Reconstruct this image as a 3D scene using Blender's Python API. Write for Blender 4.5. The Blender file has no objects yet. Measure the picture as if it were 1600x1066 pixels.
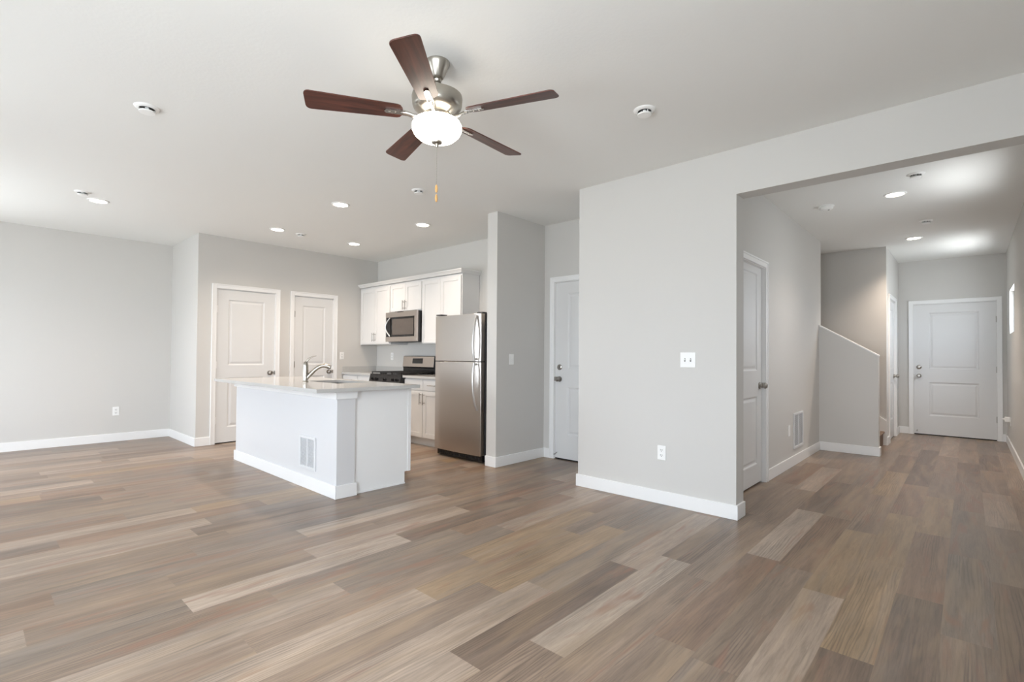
import bpy, bmesh, math, random
from mathutils import Vector, Matrix

scene = bpy.context.scene
COL = scene.collection
PI = math.pi
rad = math.radians

# ------------------------------------------------------------------ camera
cam_d = bpy.data.cameras.new('camera')
cam = bpy.data.objects.new('camera', cam_d)
COL.objects.link(cam)
R_ = Vector((0.7384790566, 0.6742339802, 0.0075645842))
U_ = Vector((0.0049773726, -0.0166694726, 0.9998486658))
F_ = Vector((-0.6742580431, 0.7383296477, 0.0156659702))
M = Matrix.Identity(4)
for i in range(3):
    M[i][0], M[i][1], M[i][2] = R_[i], U_[i], -F_[i]
M[0][3], M[1][3], M[2][3] = 0.0, 0.0, 1.189
cam.matrix_world = M
cam_d.sensor_fit = 'HORIZONTAL'
cam_d.sensor_width = 36.0
cam_d.lens = 36.0 * 780.5379 / 1600.0
cam_d.shift_y = 10.9943 / 1600.0
cam_d.clip_start = 0.05
cam_d.clip_end = 100
scene.camera = cam

# ------------------------------------------------------------------ world, exposure
scene.view_settings.view_transform = 'Standard'
scene.view_settings.look = 'None'
scene.view_settings.exposure = 1.01
scene.view_settings.gamma = 1.0
scene.view_settings.use_curve_mapping = False
scene.cycles.max_bounces = 14
scene.cycles.diffuse_bounces = 8
scene.cycles.glossy_bounces = 4
scene.cycles.transparent_max_bounces = 8
scene.cycles.sample_clamp_indirect = 4.0
scene.cycles.use_denoising = True

world = bpy.data.worlds.new('overcast_sky')
scene.world = world
world.use_nodes = True
bg = world.node_tree.nodes['Background']
# overcast sky above, bright sunlit ground below the horizon
_nt = world.node_tree
_tc = _nt.nodes.new('ShaderNodeTexCoord'); _sx = _nt.nodes.new('ShaderNodeSeparateXYZ'); _cr = _nt.nodes.new('ShaderNodeValToRGB')
_mr = _nt.nodes.new('ShaderNodeMapRange'); _mr.inputs[1].default_value = -1; _mr.inputs[2].default_value = 1
_nt.links.new(_tc.outputs['Generated'], _sx.inputs[0]); _nt.links.new(_sx.outputs['Z'], _mr.inputs[0]); _nt.links.new(_mr.outputs[0], _cr.inputs[0])
_cr.color_ramp.elements[0].position = 0.44; _cr.color_ramp.elements[0].color = (0.50, 0.53, 0.56, 1)
_cr.color_ramp.elements[1].position = 0.53; _cr.color_ramp.elements[1].color = (0.585, 0.635, 0.71, 1)
# unseen bright strip added low on the right-hand side, to light the hall ceiling
_gx = _nt.nodes.new('ShaderNodeMapRange'); _gx.inputs[1].default_value = 0.05; _gx.inputs[2].default_value = 0.20
_gz = _nt.nodes.new('ShaderNodeMapRange'); _gz.inputs[1].default_value = -0.70; _gz.inputs[2].default_value = -0.84
_nt.links.new(_sx.outputs['X'], _gx.inputs[0]); _nt.links.new(_sx.outputs['Z'], _gz.inputs[0])
_gm = _nt.nodes.new('ShaderNodeMath'); _gm.operation = 'MULTIPLY'; _nt.links.new(_gx.outputs[0], _gm.inputs[0]); _nt.links.new(_gz.outputs[0], _gm.inputs[1])
_mx = _nt.nodes.new('ShaderNodeMix'); _mx.data_type = 'RGBA'; _nt.links.new(_gm.outputs[0], _mx.inputs[0]); _nt.links.new(_cr.outputs[0], _mx.inputs[6])
_mx.inputs[7].default_value = (1.6, 1.63, 1.66, 1)
_nt.links.new(_mx.outputs[2], bg.inputs['Color'])
bg.inputs['Strength'].default_value = 11.0

def portal(name, loc, rot, sx, sy):
    l = bpy.data.lights.new(name, 'AREA')
    l.shape = 'RECTANGLE'; l.size = sx; l.size_y = sy
    l.cycles.is_portal = True
    o = bpy.data.objects.new(name, l); COL.objects.link(o)
    o.location = loc; o.rotation_euler = rot
    return o
# window openings of the room (x0, x1, z0, z1) in the rear wall and (y0, y1, z0, z1) in the right wall
REAR_Y = -1.30
REAR_WIN = [(-7.40, -6.10, 0.06, 2.08), (-4.40, -3.40, 0.85, 2.05), (-1.85, 0.05, 0.45, 2.20)]
RIGHT_X = 0.413
RIGHT_WIN = [(5.30, 6.05, 1.53, 2.105), (8.49, 9.43, 1.53, 2.105), (-1.15, 0.1, 0.95, 2.12)]  # the last, beside the living area, is an unseen window added for light
for (a, b, c, d) in REAR_WIN:
    portal('daylight_portal', ((a+b)/2, REAR_Y-0.11, (c+d)/2), (rad(90), 0, 0), b-a, d-c)
for (a, b, c, d) in RIGHT_WIN:
    portal('daylight_portal', (RIGHT_X+0.11, (a+b)/2, (c+d)/2), (rad(90), 0, rad(90)), b-a, d-c)

# ------------------------------------------------------------------ materials
def s2l(c):
    return tuple(((v/255)/12.92 if v/255 <= 0.04045 else ((v/255+0.055)/1.055)**2.4) for v in c)

def mat(name, rgb, rough=0.5, metal=0.0, spec=0.5, bump=None, vary=None, emis=None, aniso=0.0):
    """rgb in sRGB 0-255. bump=(scale, strength) noise bump; vary=(scale, amount) gentle value noise."""
    m = bpy.data.materials.new(name); m.use_nodes = True
    nt = m.node_tree; b = nt.nodes['Principled BSDF']
    c = s2l(rgb)
    b.inputs['Base Color'].default_value = (*c, 1)
    b.inputs['Roughness'].default_value = rough
    b.inputs['Metallic'].default_value = metal
    b.inputs['Specular IOR Level'].default_value = spec
    if aniso:
        b.inputs['Anisotropic'].default_value = aniso
    if vary or bump:
        tc = nt.nodes.new('ShaderNodeTexCoord')
    if vary:
        n = nt.nodes.new('ShaderNodeTexNoise'); n.inputs['Scale'].default_value = vary[0]
        n.inputs['Detail'].default_value = 4
        nt.links.new(tc.outputs['Object'], n.inputs['Vector'])
        mr = nt.nodes.new('ShaderNodeMapRange')
        mr.inputs[3].default_value = 1-vary[1]; mr.inputs[4].default_value = 1+vary[1]
        nt.links.new(n.outputs['Fac'], mr.inputs[0])
        mx = nt.nodes.new('ShaderNodeVectorMath'); mx.operation = 'SCALE'
        mx.inputs[0].default_value = c
        nt.links.new(mr.outputs[0], mx.inputs['Scale'])
        nt.links.new(mx.outputs[0], b.inputs['Base Color'])
    if bump:
        n2 = nt.nodes.new('ShaderNodeTexNoise'); n2.inputs['Scale'].default_value = bump[0]
        n2.inputs['Detail'].default_value = 3
        nt.links.new(tc.outputs['Object'], n2.inputs['Vector'])
        bp = nt.nodes.new('ShaderNodeBump'); bp.inputs['Strength'].default_value = bump[1]
        bp.inputs['Distance'].default_value = 0.002
        nt.links.new(n2.outputs['Fac'], bp.inputs['Height'])
        nt.links.new(bp.outputs['Normal'], b.inputs['Normal'])
    if emis:
        b.inputs['Emission Color'].default_value = (*emis[0], 1)
        b.inputs['Emission Strength'].default_value = emis[1]
    return m

WALL = mat('warm_grey_wall_paint', (203, 201, 197), 0.75, bump=(90, 0.12), vary=(0.7, 0.012))
CEIL = mat('flat_white_ceiling_paint', (230, 230, 227), 0.9, bump=(55, 0.35), vary=(0.5, 0.012))
TRIM = mat('white_trim_enamel', (234, 234, 233), 0.38, vary=(3, 0.01))
DOOR = mat('white_door_enamel', (217, 217, 216), 0.4, bump=(160, 0.04))
CAB = mat('white_cabinet_lacquer', (221, 220, 218), 0.35, vary=(3, 0.008))
ISL = mat('white_island_paint', (211, 211, 212), 0.5, bump=(120, 0.05))
QUARTZ = mat('pale_grey_quartz', (186, 185, 182), 0.12, vary=(140, 0.07))
PLASTIC = mat('white_plastic', (238, 238, 236), 0.4, vary=(5, 0.01))
GRILLE = mat('white_grille_enamel', (216, 217, 218), 0.45, vary=(5, 0.01))
GRILLEB = mat('grille_shade_backing', (188, 189, 190), 0.6, vary=(5, 0.02))  # darker grille white, paints in the shade behind the louvres
SLOT = mat('dark_slot', (40, 39, 38), 0.6, vary=(9, 0.1))
BLACK = mat('black_enamel', (22, 21, 22), 0.22, vary=(8, 0.1))
IRON = mat('cast_iron_black', (26, 25, 26), 0.55, bump=(300, 0.2))
DGREY = mat('dark_grey_case', (62, 61, 62), 0.45, bump=(400, 0.08))
GASKET = mat('black_rubber', (18, 18, 18), 0.7, vary=(9, 0.1))
CHROME = mat('satin_nickel', (190, 186, 180), 0.22, 1.0, vary=(20, 0.03))
PEWTER = mat('satin_nickel_hardware', (170, 166, 160), 0.32, 1.0, vary=(20, 0.03))
HANDLE = mat('brushed_handle_bar', (205, 203, 200), 0.3, 1.0, vary=(20, 0.03))
SINK = mat('dark_sink_steel', (120, 118, 114), 0.35, 1.0, vary=(20, 0.04))
CARPET = mat('brown_stair_carpet', (120, 100, 84), 0.95, bump=(400, 0.8), vary=(60, 0.15))
WOODFOB = mat('blond_wood_fob', (205, 160, 100), 0.45, vary=(40, 0.12))
WIN_FRAME = mat('white_vinyl_frame', (235, 236, 236), 0.35, vary=(4, 0.01))
DISPLAY = mat('black_display', (14, 14, 15), 0.08, vary=(9, 0.1))

def brushed(name, rgb, rough, axis_scale):
    m = bpy.data.materials.new(name); m.use_nodes = True
    nt = m.node_tree; b = nt.nodes['Principled BSDF']
    b.inputs['Metallic'].default_value = 1.0
    tc = nt.nodes.new('ShaderNodeTexCoord'); mp = nt.nodes.new('ShaderNodeMapping')
    mp.inputs['Scale'].default_value = axis_scale
    n = nt.nodes.new('ShaderNodeTexNoise'); n.inputs['Scale'].default_value = 1.0; n.inputs['Detail'].default_value = 3
    nt.links.new(tc.outputs['Object'], mp.inputs['Vector']); nt.links.new(mp.outputs[0], n.inputs['Vector'])
    mr = nt.nodes.new('ShaderNodeMapRange'); mr.inputs[3].default_value = rough-0.015; mr.inputs[4].default_value = rough+0.02
    nt.links.new(n.outputs['Fac'], mr.inputs[0]); nt.links.new(mr.outputs[0], b.inputs['Roughness'])
    c = s2l(rgb)
    mr2 = nt.nodes.new('ShaderNodeMapRange'); mr2.inputs[3].default_value = 0.99; mr2.inputs[4].default_value = 1.01
    nt.links.new(n.outputs['Fac'], mr2.inputs[0])
    vm = nt.nodes.new('ShaderNodeVectorMath'); vm.operation = 'SCALE'; vm.inputs[0].default_value = c
    nt.links.new(mr2.outputs[0], vm.inputs['Scale']); nt.links.new(vm.outputs[0], b.inputs['Base Color'])
    return m
STEEL = brushed('brushed_stainless', (200, 194, 188), 0.30, (3, 3, 250))
STEEL_H = brushed('brushed_stainless_flat', (190, 182, 175), 0.30, (3, 400, 400))
NICKEL = brushed('brushed_nickel', (172, 167, 158), 0.30, (300, 300, 4))

def glass_mat():
    m = bpy.data.materials.new('window_glass'); m.use_nodes = True
    nt = m.node_tree; nt.nodes.clear()
    out = nt.nodes.new('ShaderNodeOutputMaterial'); mx = nt.nodes.new('ShaderNodeMixShader')
    tr = nt.nodes.new('ShaderNodeBsdfTransparent'); tr.inputs[0].default_value = (0.97, 0.98, 0.98, 1)
    gl = nt.nodes.new('ShaderNodeBsdfGlossy'); gl.inputs['Roughness'].default_value = 0.02
    lw = nt.nodes.new('ShaderNodeLayerWeight'); pw = nt.nodes.new('ShaderNodeMath'); pw.operation = 'POWER'; pw.inputs[1].default_value = 5.0
    fr = nt.nodes.new('ShaderNodeMath'); fr.operation = 'MULTIPLY_ADD'; fr.inputs[1].default_value = 0.9; fr.inputs[2].default_value = 0.03
    nt.links.new(lw.outputs['Facing'], pw.inputs[0]); nt.links.new(pw.outputs[0], fr.inputs[0])
    nt.links.new(fr.outputs[0], mx.inputs[0]); nt.links.new(tr.outputs[0], mx.inputs[1]); nt.links.new(gl.outputs[0], mx.inputs[2])
    nt.links.new(mx.outputs[0], out.inputs[0])
    return m
GLASS = glass_mat()

def glow(name, rgb, strength):
    m = bpy.data.materials.new(name); m.use_nodes = True
    nt = m.node_tree; b = nt.nodes['Principled BSDF']
    b.inputs['Base Color'].default_value = (0.85, 0.85, 0.83, 1); b.inputs['Roughness'].default_value = 0.3
    b.inputs['Emission Color'].default_value = (*rgb, 1); b.inputs['Emission Strength'].default_value = strength
    return m
LENS = glow('warm_led_lens', (1.0, 0.90, 0.78), 14.0)
BOWL = glow('lit_frosted_glass', (1.0, 0.90, 0.76), 5.0)

def blade_mat():
    m = bpy.data.materials.new('mahogany_blade'); m.use_nodes = True
    nt = m.node_tree; b = nt.nodes['Principled BSDF']; b.inputs['Roughness'].default_value = 0.34
    tc = nt.nodes.new('ShaderNodeTexCoord'); mp = nt.nodes.new('ShaderNodeMapping')
    mp.inputs['Scale'].default_value = (3, 38, 38)
    n = nt.nodes.new('ShaderNodeTexNoise'); n.inputs['Scale'].default_value = 1.0; n.inputs['Detail'].default_value = 5
    n.inputs['Distortion'].default_value = 0.8
    cr = nt.nodes.new('ShaderNodeValToRGB')
    cr.color_ramp.elements[0].position = 0.3; cr.color_ramp.elements[0].color = (*s2l((50, 28, 24)), 1)
    cr.color_ramp.elements[1].position = 0.72; cr.color_ramp.elements[1].color = (*s2l((102, 58, 46)), 1)
    nt.links.new(tc.outputs['Object'], mp.inputs['Vector']); nt.links.new(mp.outputs[0], n.inputs['Vector'])
    nt.links.new(n.outputs['Fac'], cr.inputs[0]); nt.links.new(cr.outputs[0], b.inputs['Base Color'])
    return m
BLADE = blade_mat()

def floor_mat():
    m = bpy.data.materials.new('vinyl_plank_floor'); m.use_nodes = True
    nt = m.node_tree; N = nt.nodes; L = nt.links; b = N['Principled BSDF']
    b.inputs['Specular IOR Level'].default_value = 0.5
    tint = N.new('ShaderNodeAttribute'); tint.attribute_name = 'plank_tint'
    seed = N.new('ShaderNodeAttribute'); seed.attribute_name = 'plank_seed'
    tc = N.new('ShaderNodeTexCoord')
    sv = N.new('ShaderNodeCombineXYZ'); L.new(seed.outputs['Fac'], sv.inputs[2])
    L.new(seed.outputs['Fac'], sv.inputs[1])
    ad = N.new('ShaderNodeVectorMath'); ad.operation = 'ADD'
    L.new(tc.outputs['Object'], ad.inputs[0]); L.new(sv.outputs[0], ad.inputs[1])
    def noise(scale, detail, dist, rough=0.55):
        mp = N.new('ShaderNodeMapping'); mp.inputs['Scale'].default_value = scale
        n = N.new('ShaderNodeTexNoise'); n.inputs['Scale'].default_value = 1; n.inputs['Detail'].default_value = detail
        n.inputs['Distortion'].default_value = dist; n.inputs['Roughness'].default_value = rough
        L.new(ad.outputs[0], mp.inputs['Vector']); L.new(mp.outputs[0], n.inputs['Vector'])
        return n.outputs['Fac']
    def rng(src, a, c, lo, hi):
        r = N.new('ShaderNodeMapRange'); r.inputs[1].default_value = a; r.inputs[2].default_value = c
        r.inputs[3].default_value = lo; r.inputs[4].default_value = hi
        L.new(src, r.inputs[0]); return r.outputs[0]
    def mul(a, c):
        k = N.new('ShaderNodeMath'); k.operation = 'MULTIPLY'; L.new(a, k.inputs[0]); L.new(c, k.inputs[1]); return k.outputs[0]
    broad = noise((12, 1.1, 1), 4, 0.9)
    fine = noise((42, 2.6, 1), 6, 1.3, 0.7)
    hair = noise((190, 9.0, 1), 2, 0.2)
    v = mul(rng(broad, 0.3, 0.7, 0.78, 1.20), rng(fine, 0.32, 0.68, 0.76, 1.18))
    v = mul(v, rng(hair, 0.30, 0.48, 0.84, 1.0))
    # cathedral grain: distorted bands in patches
    mp = N.new('ShaderNodeMapping'); mp.inputs['Scale'].default_value = (16, 1.1, 1)
    L.new(ad.outputs[0], mp.inputs['Vector'])
    wv = N.new('ShaderNodeTexWave'); wv.wave_type = 'BANDS'; wv.bands_direction = 'X'
    wv.inputs['Scale'].default_value = 1.3; wv.inputs['Distortion'].default_value = 14
    wv.inputs['Detail'].default_value = 2.0; wv.inputs['Detail Scale'].default_value = 0.8
    L.new(mp.outputs[0], wv.inputs['Vector'])
    patch = rng(noise((5, 0.8, 1), 2, 0.4), 0.48, 0.60, 0.0, 0.30)
    inv = N.new('ShaderNodeMath'); inv.operation = 'MULTIPLY_ADD'
    L.new(mul(rng(wv.outputs['Fac'], 0.55, 0.95, 0, 1), patch), inv.inputs[0])
    inv.inputs[1].default_value = -1; inv.inputs[2].default_value = 1
    v = mul(v, inv.outputs[0])
    sc = N.new('ShaderNodeVectorMath'); sc.operation = 'SCALE'
    L.new(tint.outputs['Color'], sc.inputs[0]); L.new(v, sc.inputs['Scale'])
    # reddish heartwood streaks and knots
    knot = rng(noise((10, 1.4, 1), 2, 1.2), 0.58, 0.70, 0.0, 0.6)
    mx = N.new('ShaderNodeMix'); mx.data_type = 'RGBA'; mx.blend_type = 'MIX'
    L.new(knot, mx.inputs[0]); L.new(sc.outputs[0], mx.inputs[6])
    mx.inputs[7].default_value = (*s2l((138, 100, 80)), 1)
    tan = rng(noise((8, 0.9, 3), 3, 0.8), 0.50, 0.70, 0.0, 0.45)
    mx2 = N.new('ShaderNodeMix'); mx2.data_type = 'RGBA'
    L.new(tan, mx2.inputs[0]); L.new(mx.outputs[2], mx2.inputs[6]); mx2.inputs[7].default_value = (*s2l((164, 140, 112)), 1)
    gry = rng(noise((7, 0.8, 7), 3, 0.8), 0.54, 0.72, 0.0, 0.32)
    mx3 = N.new('ShaderNodeMix'); mx3.data_type = 'RGBA'
    L.new(gry, mx3.inputs[0]); L.new(mx2.outputs[2], mx3.inputs[6]); mx3.inputs[7].default_value = (*s2l((142, 132, 124)), 1)
    L.new(mx3.outputs[2], b.inputs['Base Color'])
    L.new(rng(fine, 0.2, 0.8, 0.27, 0.38), b.inputs['Roughness'])
    bp = N.new('ShaderNodeBump'); bp.inputs['Strength'].default_value = 0.12; bp.inputs['Distance'].default_value = 0.001
    L.new(fine, bp.inputs['Height']); L.new(bp.outputs['Normal'], b.inputs['Normal'])
    return m
FLOOR = floor_mat()

# ------------------------------------------------------------------ mesh helpers
class MB:
    """collects shapes; build() links them as one mesh object"""
    def __init__(self):
        self.v = []; self.f = []
    def add(self, vs, fs):
        o = len(self.v); self.v += [tuple(p) for p in vs]; self.f += [tuple(i+o for i in f) for f in fs]; return self
    def box(self, x0, x1, y0, y1, z0, z1):
        vs = [(x, y, z) for z in (z0, z1) for y in (y0, y1) for x in (x0, x1)]
        return self.add(vs, [(0, 2, 3, 1), (4, 5, 7, 6), (0, 1, 5, 4), (2, 6, 7, 3), (0, 4, 6, 2), (1, 3, 7, 5)])
    def prism(self, poly, axis, a, b):
        """poly: 2D points; extruded along axis 'x' (poly=y,z), 'y' (poly=x,z) or 'z' (poly=x,y)"""
        n = len(poly)
        def P(p, t):
            return {'x': (t, p[0], p[1]), 'y': (p[0], t, p[1]), 'z': (p[0], p[1], t)}[axis]
        vs = [P(p, a) for p in poly]+[P(p, b) for p in poly]
        return self.add(vs, [tuple(range(n))[::-1], tuple(range(n, 2*n))]+[(i, (i+1) % n, n+(i+1) % n, n+i) for i in range(n)])
    def lathe(self, prof, seg=28, origin=(0, 0, 0), axis=(0, 0, 1)):
        """prof: list of (r, h) along axis"""
        q = Vector((0, 0, 1)).rotation_difference(Vector(axis)).to_matrix(); o = Vector(origin)
        vs, fs, rings = [], [], []
        for r, h in prof:
            if r < 1e-6:
                rings.append([len(vs)]); vs.append(o+q @ Vector((0, 0, h)))
            else:
                rings.append(list(range(len(vs), len(vs)+seg)))
                vs += [o+q @ Vector((r*math.cos(2*PI*k/seg), r*math.sin(2*PI*k/seg), h)) for k in range(seg)]
        for A, B in zip(rings, rings[1:]):
            for k in range(seg):
                k2 = (k+1) % seg
                if len(A) == 1 and len(B) == 1: continue
                if len(A) == 1: fs.append((A[0], B[k2], B[k]))
                elif len(B) == 1: fs.append((A[k], A[k2], B[0]))
                else: fs.append((A[k], A[k2], B[k2], B[k]))
        return self.add(vs, fs)
    def cyl(self, p0, p1, r, seg=16):
        p0 = Vector(p0); p1 = Vector(p1); d = p1-p0
        return self.lathe([(0, 0), (r, 0), (r, d.length), (0, d.length)], seg, p0, d)
    def tube(self, pts, r, seg=12, flat=1.0):
        """sweep a circle (or flattened) along points; r scalar or list"""
        pts = [Vector(p) for p in pts]; n = len(pts)
        rs = r if isinstance(r, (list, tuple)) else [r]*n
        vs, fs = [], []; up = None
        for i, p in enumerate(pts):
            t = (pts[min(i+1, n-1)]-pts[max(i-1, 0)]).normalized()
            if up is None:
                up = t.orthogonal().normalized()
            up = (up-t*up.dot(t)).normalized(); s = t.cross(up)
            vs += [p+rs[i]*(math.cos(2*PI*k/seg)*up+flat*math.sin(2*PI*k/seg)*s) for k in range(seg)]
        for i in range(n-1):
            for k in range(seg):
                fs.append((i*seg+k, i*seg+(k+1) % seg, (i+1)*seg+(k+1) % seg, (i+1)*seg+k))
        fs.append(tuple(range(seg))[::-1]); fs.append(tuple((n-1)*seg+k for k in range(seg)))
        return self.add(vs, fs)
    def build(self, name, material, parent=None, bevel=0.0, smooth=False, loc=None):
        me = bpy.data.meshes.new(name)
        me.from_pydata(self.v, [], self.f); me.update()
        bm = bmesh.new(); bm.from_mesh(me); bmesh.ops.recalc_face_normals(bm, faces=bm.faces); bm.to_mesh(me); bm.free()
        me.materials.append(material)
        o = bpy.data.objects.new(name, me); COL.objects.link(o)
        if parent is not None: o.parent = parent
        if loc is not None: o.location = loc
        if bevel:
            b = o.modifiers.new('soft_edges', 'BEVEL'); b.width = bevel; b.segments = 2; b.limit_method = 'ANGLE'; b.angle_limit = rad(40)
        if smooth:
            me.polygons.foreach_set('use_smooth', [True]*len(me.polygons)); me.set_sharp_from_angle(angle=rad(38))
        return o

def tag(o, label=None, cat=None, group=None, kind=None):
    if label: o['label'] = label
    if cat: o['category'] = cat
    if group: o['group'] = group
    if kind: o['kind'] = kind
    return o

def empty(name, loc=(0, 0, 0), rz=0.0):
    o = bpy.data.objects.new(name, None); COL.objects.link(o)
    o.empty_display_size = 0.1; o.location = loc; o.rotation_euler = (0, 0, rz)
    return o

def copy_tree(o, parent=None):
    c = o.copy(); COL.objects.link(c)
    if parent is not None: c.parent = parent
    for ch in list(o.children): copy_tree(ch, c)
    return c

def structure(o, label, cat):
    return tag(o, label, cat, kind='structure')

# ------------------------------------------------------------------ room shell
CH = 2.74
def holed(mb, axis, a0, a1, t0, t1, z0, z1, holes):
    """solid wall along axis from a0..a1, thickness t0..t1, with rectangular holes (u0,u1,z0,z1)"""
    def bx(u0, u1, w0, w1):
        if u1-u0 < 1e-4 or w1-w0 < 1e-4: return
        if axis == 'x': mb.box(u0, u1, t0, t1, w0, w1)
        else: mb.box(t0, t1, u0, u1, w0, w1)
    u = a0
    for h in sorted(holes):
        bx(u, h[0], z0, z1); bx(h[0], h[1], z0, h[2]); bx(h[0], h[1], h[3], z1); u = h[1]
    bx(u, a1, z0, z1)

DH = 2.05                                            # door opening height
DOORS = {   # opening extents along the wall
    1: (2.222, 2.978), 2: (3.247, 3.860), 3: (-3.563, -2.745), 4: (4.400, 5.168), 5: (8.835, 9.645), 6: (-0.640, 0.308)}
def hole(n): return (DOORS[n][0], DOORS[n][1], 0.0, DH)

# floor: one continuous plank surface (48 in x 7 in planks laid along the hall)
PW, PL, PX = 0.1812, 1.219, -0.457
KNOWN = {-16: 1.524, -14: 1.407, -13: 1.945, -5: 1.613, -6: 1.333, -7: 2.021, -1: 2.945, 0: 2.395, 1: 3.211, 2: 4.082, 3: 4.945,
         -3: 4.446, -4: 3.90, -10: 2.020, -9: 1.565, -12: 2.260, -11: 1.312, -8: 0.62, -17: 0.945, -22: 1.193}
DARK, MID, TAUPE, LIGHT, PALE, GOLD, RED = (126, 112, 101), (146, 131, 118), (141, 130, 120), (170, 156, 143), (183, 170, 157), (162, 142, 118), (146, 125, 109)
TONE = {(-16, 1.52): PALE, (-14, 1.40): LIGHT, (-13, 0.72): PALE, (-5, 1.61): PALE, (-6, 2.55): LIGHT, (-6, 1.33): DARK, (-6, 0.11): LIGHT,
        (-7, 0.80): LIGHT, (-7, 2.02): TAUPE, (-1, 1.72): LIGHT, (-1, 2.94): GOLD, (0, 2.39): GOLD, (0, 3.61): GOLD, (0, 1.17): DARK, (1, 1.99): DARK,
        (1, 3.21): RED, (2, 2.86): TAUPE, (2, 1.64): MID, (3, 2.5): DARK, (-3, 3.22): PALE, (-3, 4.44): DARK, (-2, 3.2): RED, (-10, 2.02): GOLD,
        (-9, 1.56): GOLD, (-9, 0.34): LIGHT, (-12, 2.26): RED, (-11, 0.09): LIGHT, (-11, 1.31): TAUPE, (-4, 1.46): MID, (-4, 2.68): MID,
        (-17, 0.94): TAUPE, (-15, 1.4): DARK, (-12, 1.04): TAUPE, (-8, 0.62): MID, (-22, 1.19): GOLD, (-13, 1.94): DARK, (-14, 2.6): DARK}
rng = random.Random(11)
fx0, fx1, fy0, fy1 = -8.60, 0.54, REAR_Y-0.13, 10.30
fv, ff, ftint, fseed = [], [], [], []
for k in range(math.floor((fx0-PX)/PW), math.floor((fx1-PX)/PW)+1):
    xa, xb = max(fx0, PX+k*PW), min(fx1, PX+(k+1)*PW)
    j = KNOWN.get(k, rng.uniform(0, PL)); y = j-math.ceil((j-fy0)/PL)*PL
    while y < fy1:
        ya, yb = max(fy0, y), min(fy1, y+PL)
        if yb > ya and xb > xa:
            i = len(fv); fv += [(xa, ya, 0), (xb, ya, 0), (xb, yb, 0), (xa, yb, 0)]; ff.append((i, i+1, i+2, i+3))
            t = None
            for (kk, yy), c in TONE.items():
                if kk == k and abs(yy-y) < 0.12: t = c
            if t is None: t = rng.choice([DARK, MID, MID, TAUPE, TAUPE, LIGHT, MID, RED, LIGHT, GOLD if rng.random() < 0.5 else MID])
            t = tuple(g_+(v_-m_)*0.95 for v_, m_, g_ in zip(t, (150, 135, 122), (139, 120, 104)))
            g = rng.uniform(0.94, 1.06); c = s2l(t)
            ftint.append((c[0]*g, c[1]*g, c[2]*g, 1)); fseed.append(rng.uniform(0, 60))
        y += PL
me = bpy.data.meshes.new('floor')
i = len(fv)
fv += [(fx0, fy0, -0.1), (fx1, fy0, -0.1), (fx1, fy1, -0.1), (fx0, fy1, -0.1)]; ff.append((i+3, i+2, i+1, i)); ftint.append((.3, .3, .3, 1)); fseed.append(0)
me.from_pydata(fv, [], ff); me.update()
at = me.attributes.new('plank_tint', 'FLOAT_COLOR', 'FACE'); at.data.foreach_set('color', [c for t in ftint for c in t])
at = me.attributes.new('plank_seed', 'FLOAT', 'FACE'); at.data.foreach_set('value', fseed)
me.materials.append(FLOOR)
fl = bpy.data.objects.new('floor', me); COL.objects.link(fl)
structure(fl, 'grey-brown wood-look vinyl plank floor running toward the front door', 'floor')

structure(MB().box(-8.60, 0.54, REAR_Y-0.13, 10.30, CH, CH+0.1).build('ceiling', CEIL), 'flat white textured ceiling over living area, kitchen and hall', 'ceiling')

def wall(name, label, mb):
    return structure(mb.build(name, WALL), label, 'wall')
wall('wall_left', 'pale grey dining wall holding a single low outlet', MB().box(-8.59, -8.47, REAR_Y-0.12, 2.12, 0, CH))
wall('wall_dining_return', 'short bright wall return between dining wall and closet doors', MB().box(-8.47, -7.41, 2.0, 2.12, 0, CH))
m = MB(); holed(m, 'y', 2.0, 4.64, -7.36, -7.29, 0, CH, [hole(1), hole(2)]); m.box(-7.41, -7.36, 2.0, 4.76, 0, CH)
wall('wall_kitchen_left', 'beige-lit kitchen wall with two white panel doors', m)
m = MB(); holed(m, 'x', -7.36, -2.45, 4.64, 4.71, 0, CH, [hole(3)]); m.box(-7.36, -2.33, 4.71, 4.76, 0, CH)
wall('wall_kitchen_back', 'wall behind the cabinets, running on to the garage door', m)
wall('wall_pantry', 'short stub wall beside the refrigerator with a light switch', MB().box(-3.865, -3.72, 3.828, 4.64, 0, CH))
m = MB().box(-2.66, -1.26, 3.828, 3.986, 0, CH).box(-1.26, RIGHT_X, 3.828, 3.986, 2.40, CH)
wall('wall_center', 'large pale grey wall panel with header over the hall opening', m)
wall('wall_recess_right', 'side wall of the garage door recess', MB().box(-2.45, -2.33, 3.986, 4.71, 0, CH))
m = MB(); holed(m, 'y', 3.986, 7.512, -1.508, -1.438, 0, CH, [hole(4)]); m.box(-1.558, -1.508, 3.986, 7.512, 0, CH)
wall('wall_hall_left', 'taupe hall wall with narrow door and tall return grille', m)
m = MB().prism([(-1.438, 0), (-0.81, 0), (-0.81, 1.219), (-1.438, 1.608)], 'y', 7.512, 7.63).box(-4.0, -1.438, 7.512, 7.63, 0, CH)
wall('wall_stair_half', 'half wall with sloping top edge beside the stairs', m)
wall('wall_stair_back', 'tan back wall of the stairwell', MB().box(-4.0, -0.95, 8.56, 8.68, 0, CH))
wall('wall_stair_end', 'far end wall of the stairwell', MB().box(-4.12, -4.0, 7.512, 8.68, 0, CH))
m = MB(); holed(m, 'y', 8.56, 10.162, -0.90, -0.83, 0, CH, [hole(5)]); m.box(-0.95, -0.90, 8.56, 10.28, 0, CH)
wall('wall_entry_left', 'narrow sliver of entry wall left of the front door', m)
m = MB(); holed(m, 'x', -0.90, RIGHT_X, 10.162, 10.232, 0, CH, [hole(6)]); m.box(-0.90, 0.53, 10.232, 10.28, 0, CH)
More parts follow.
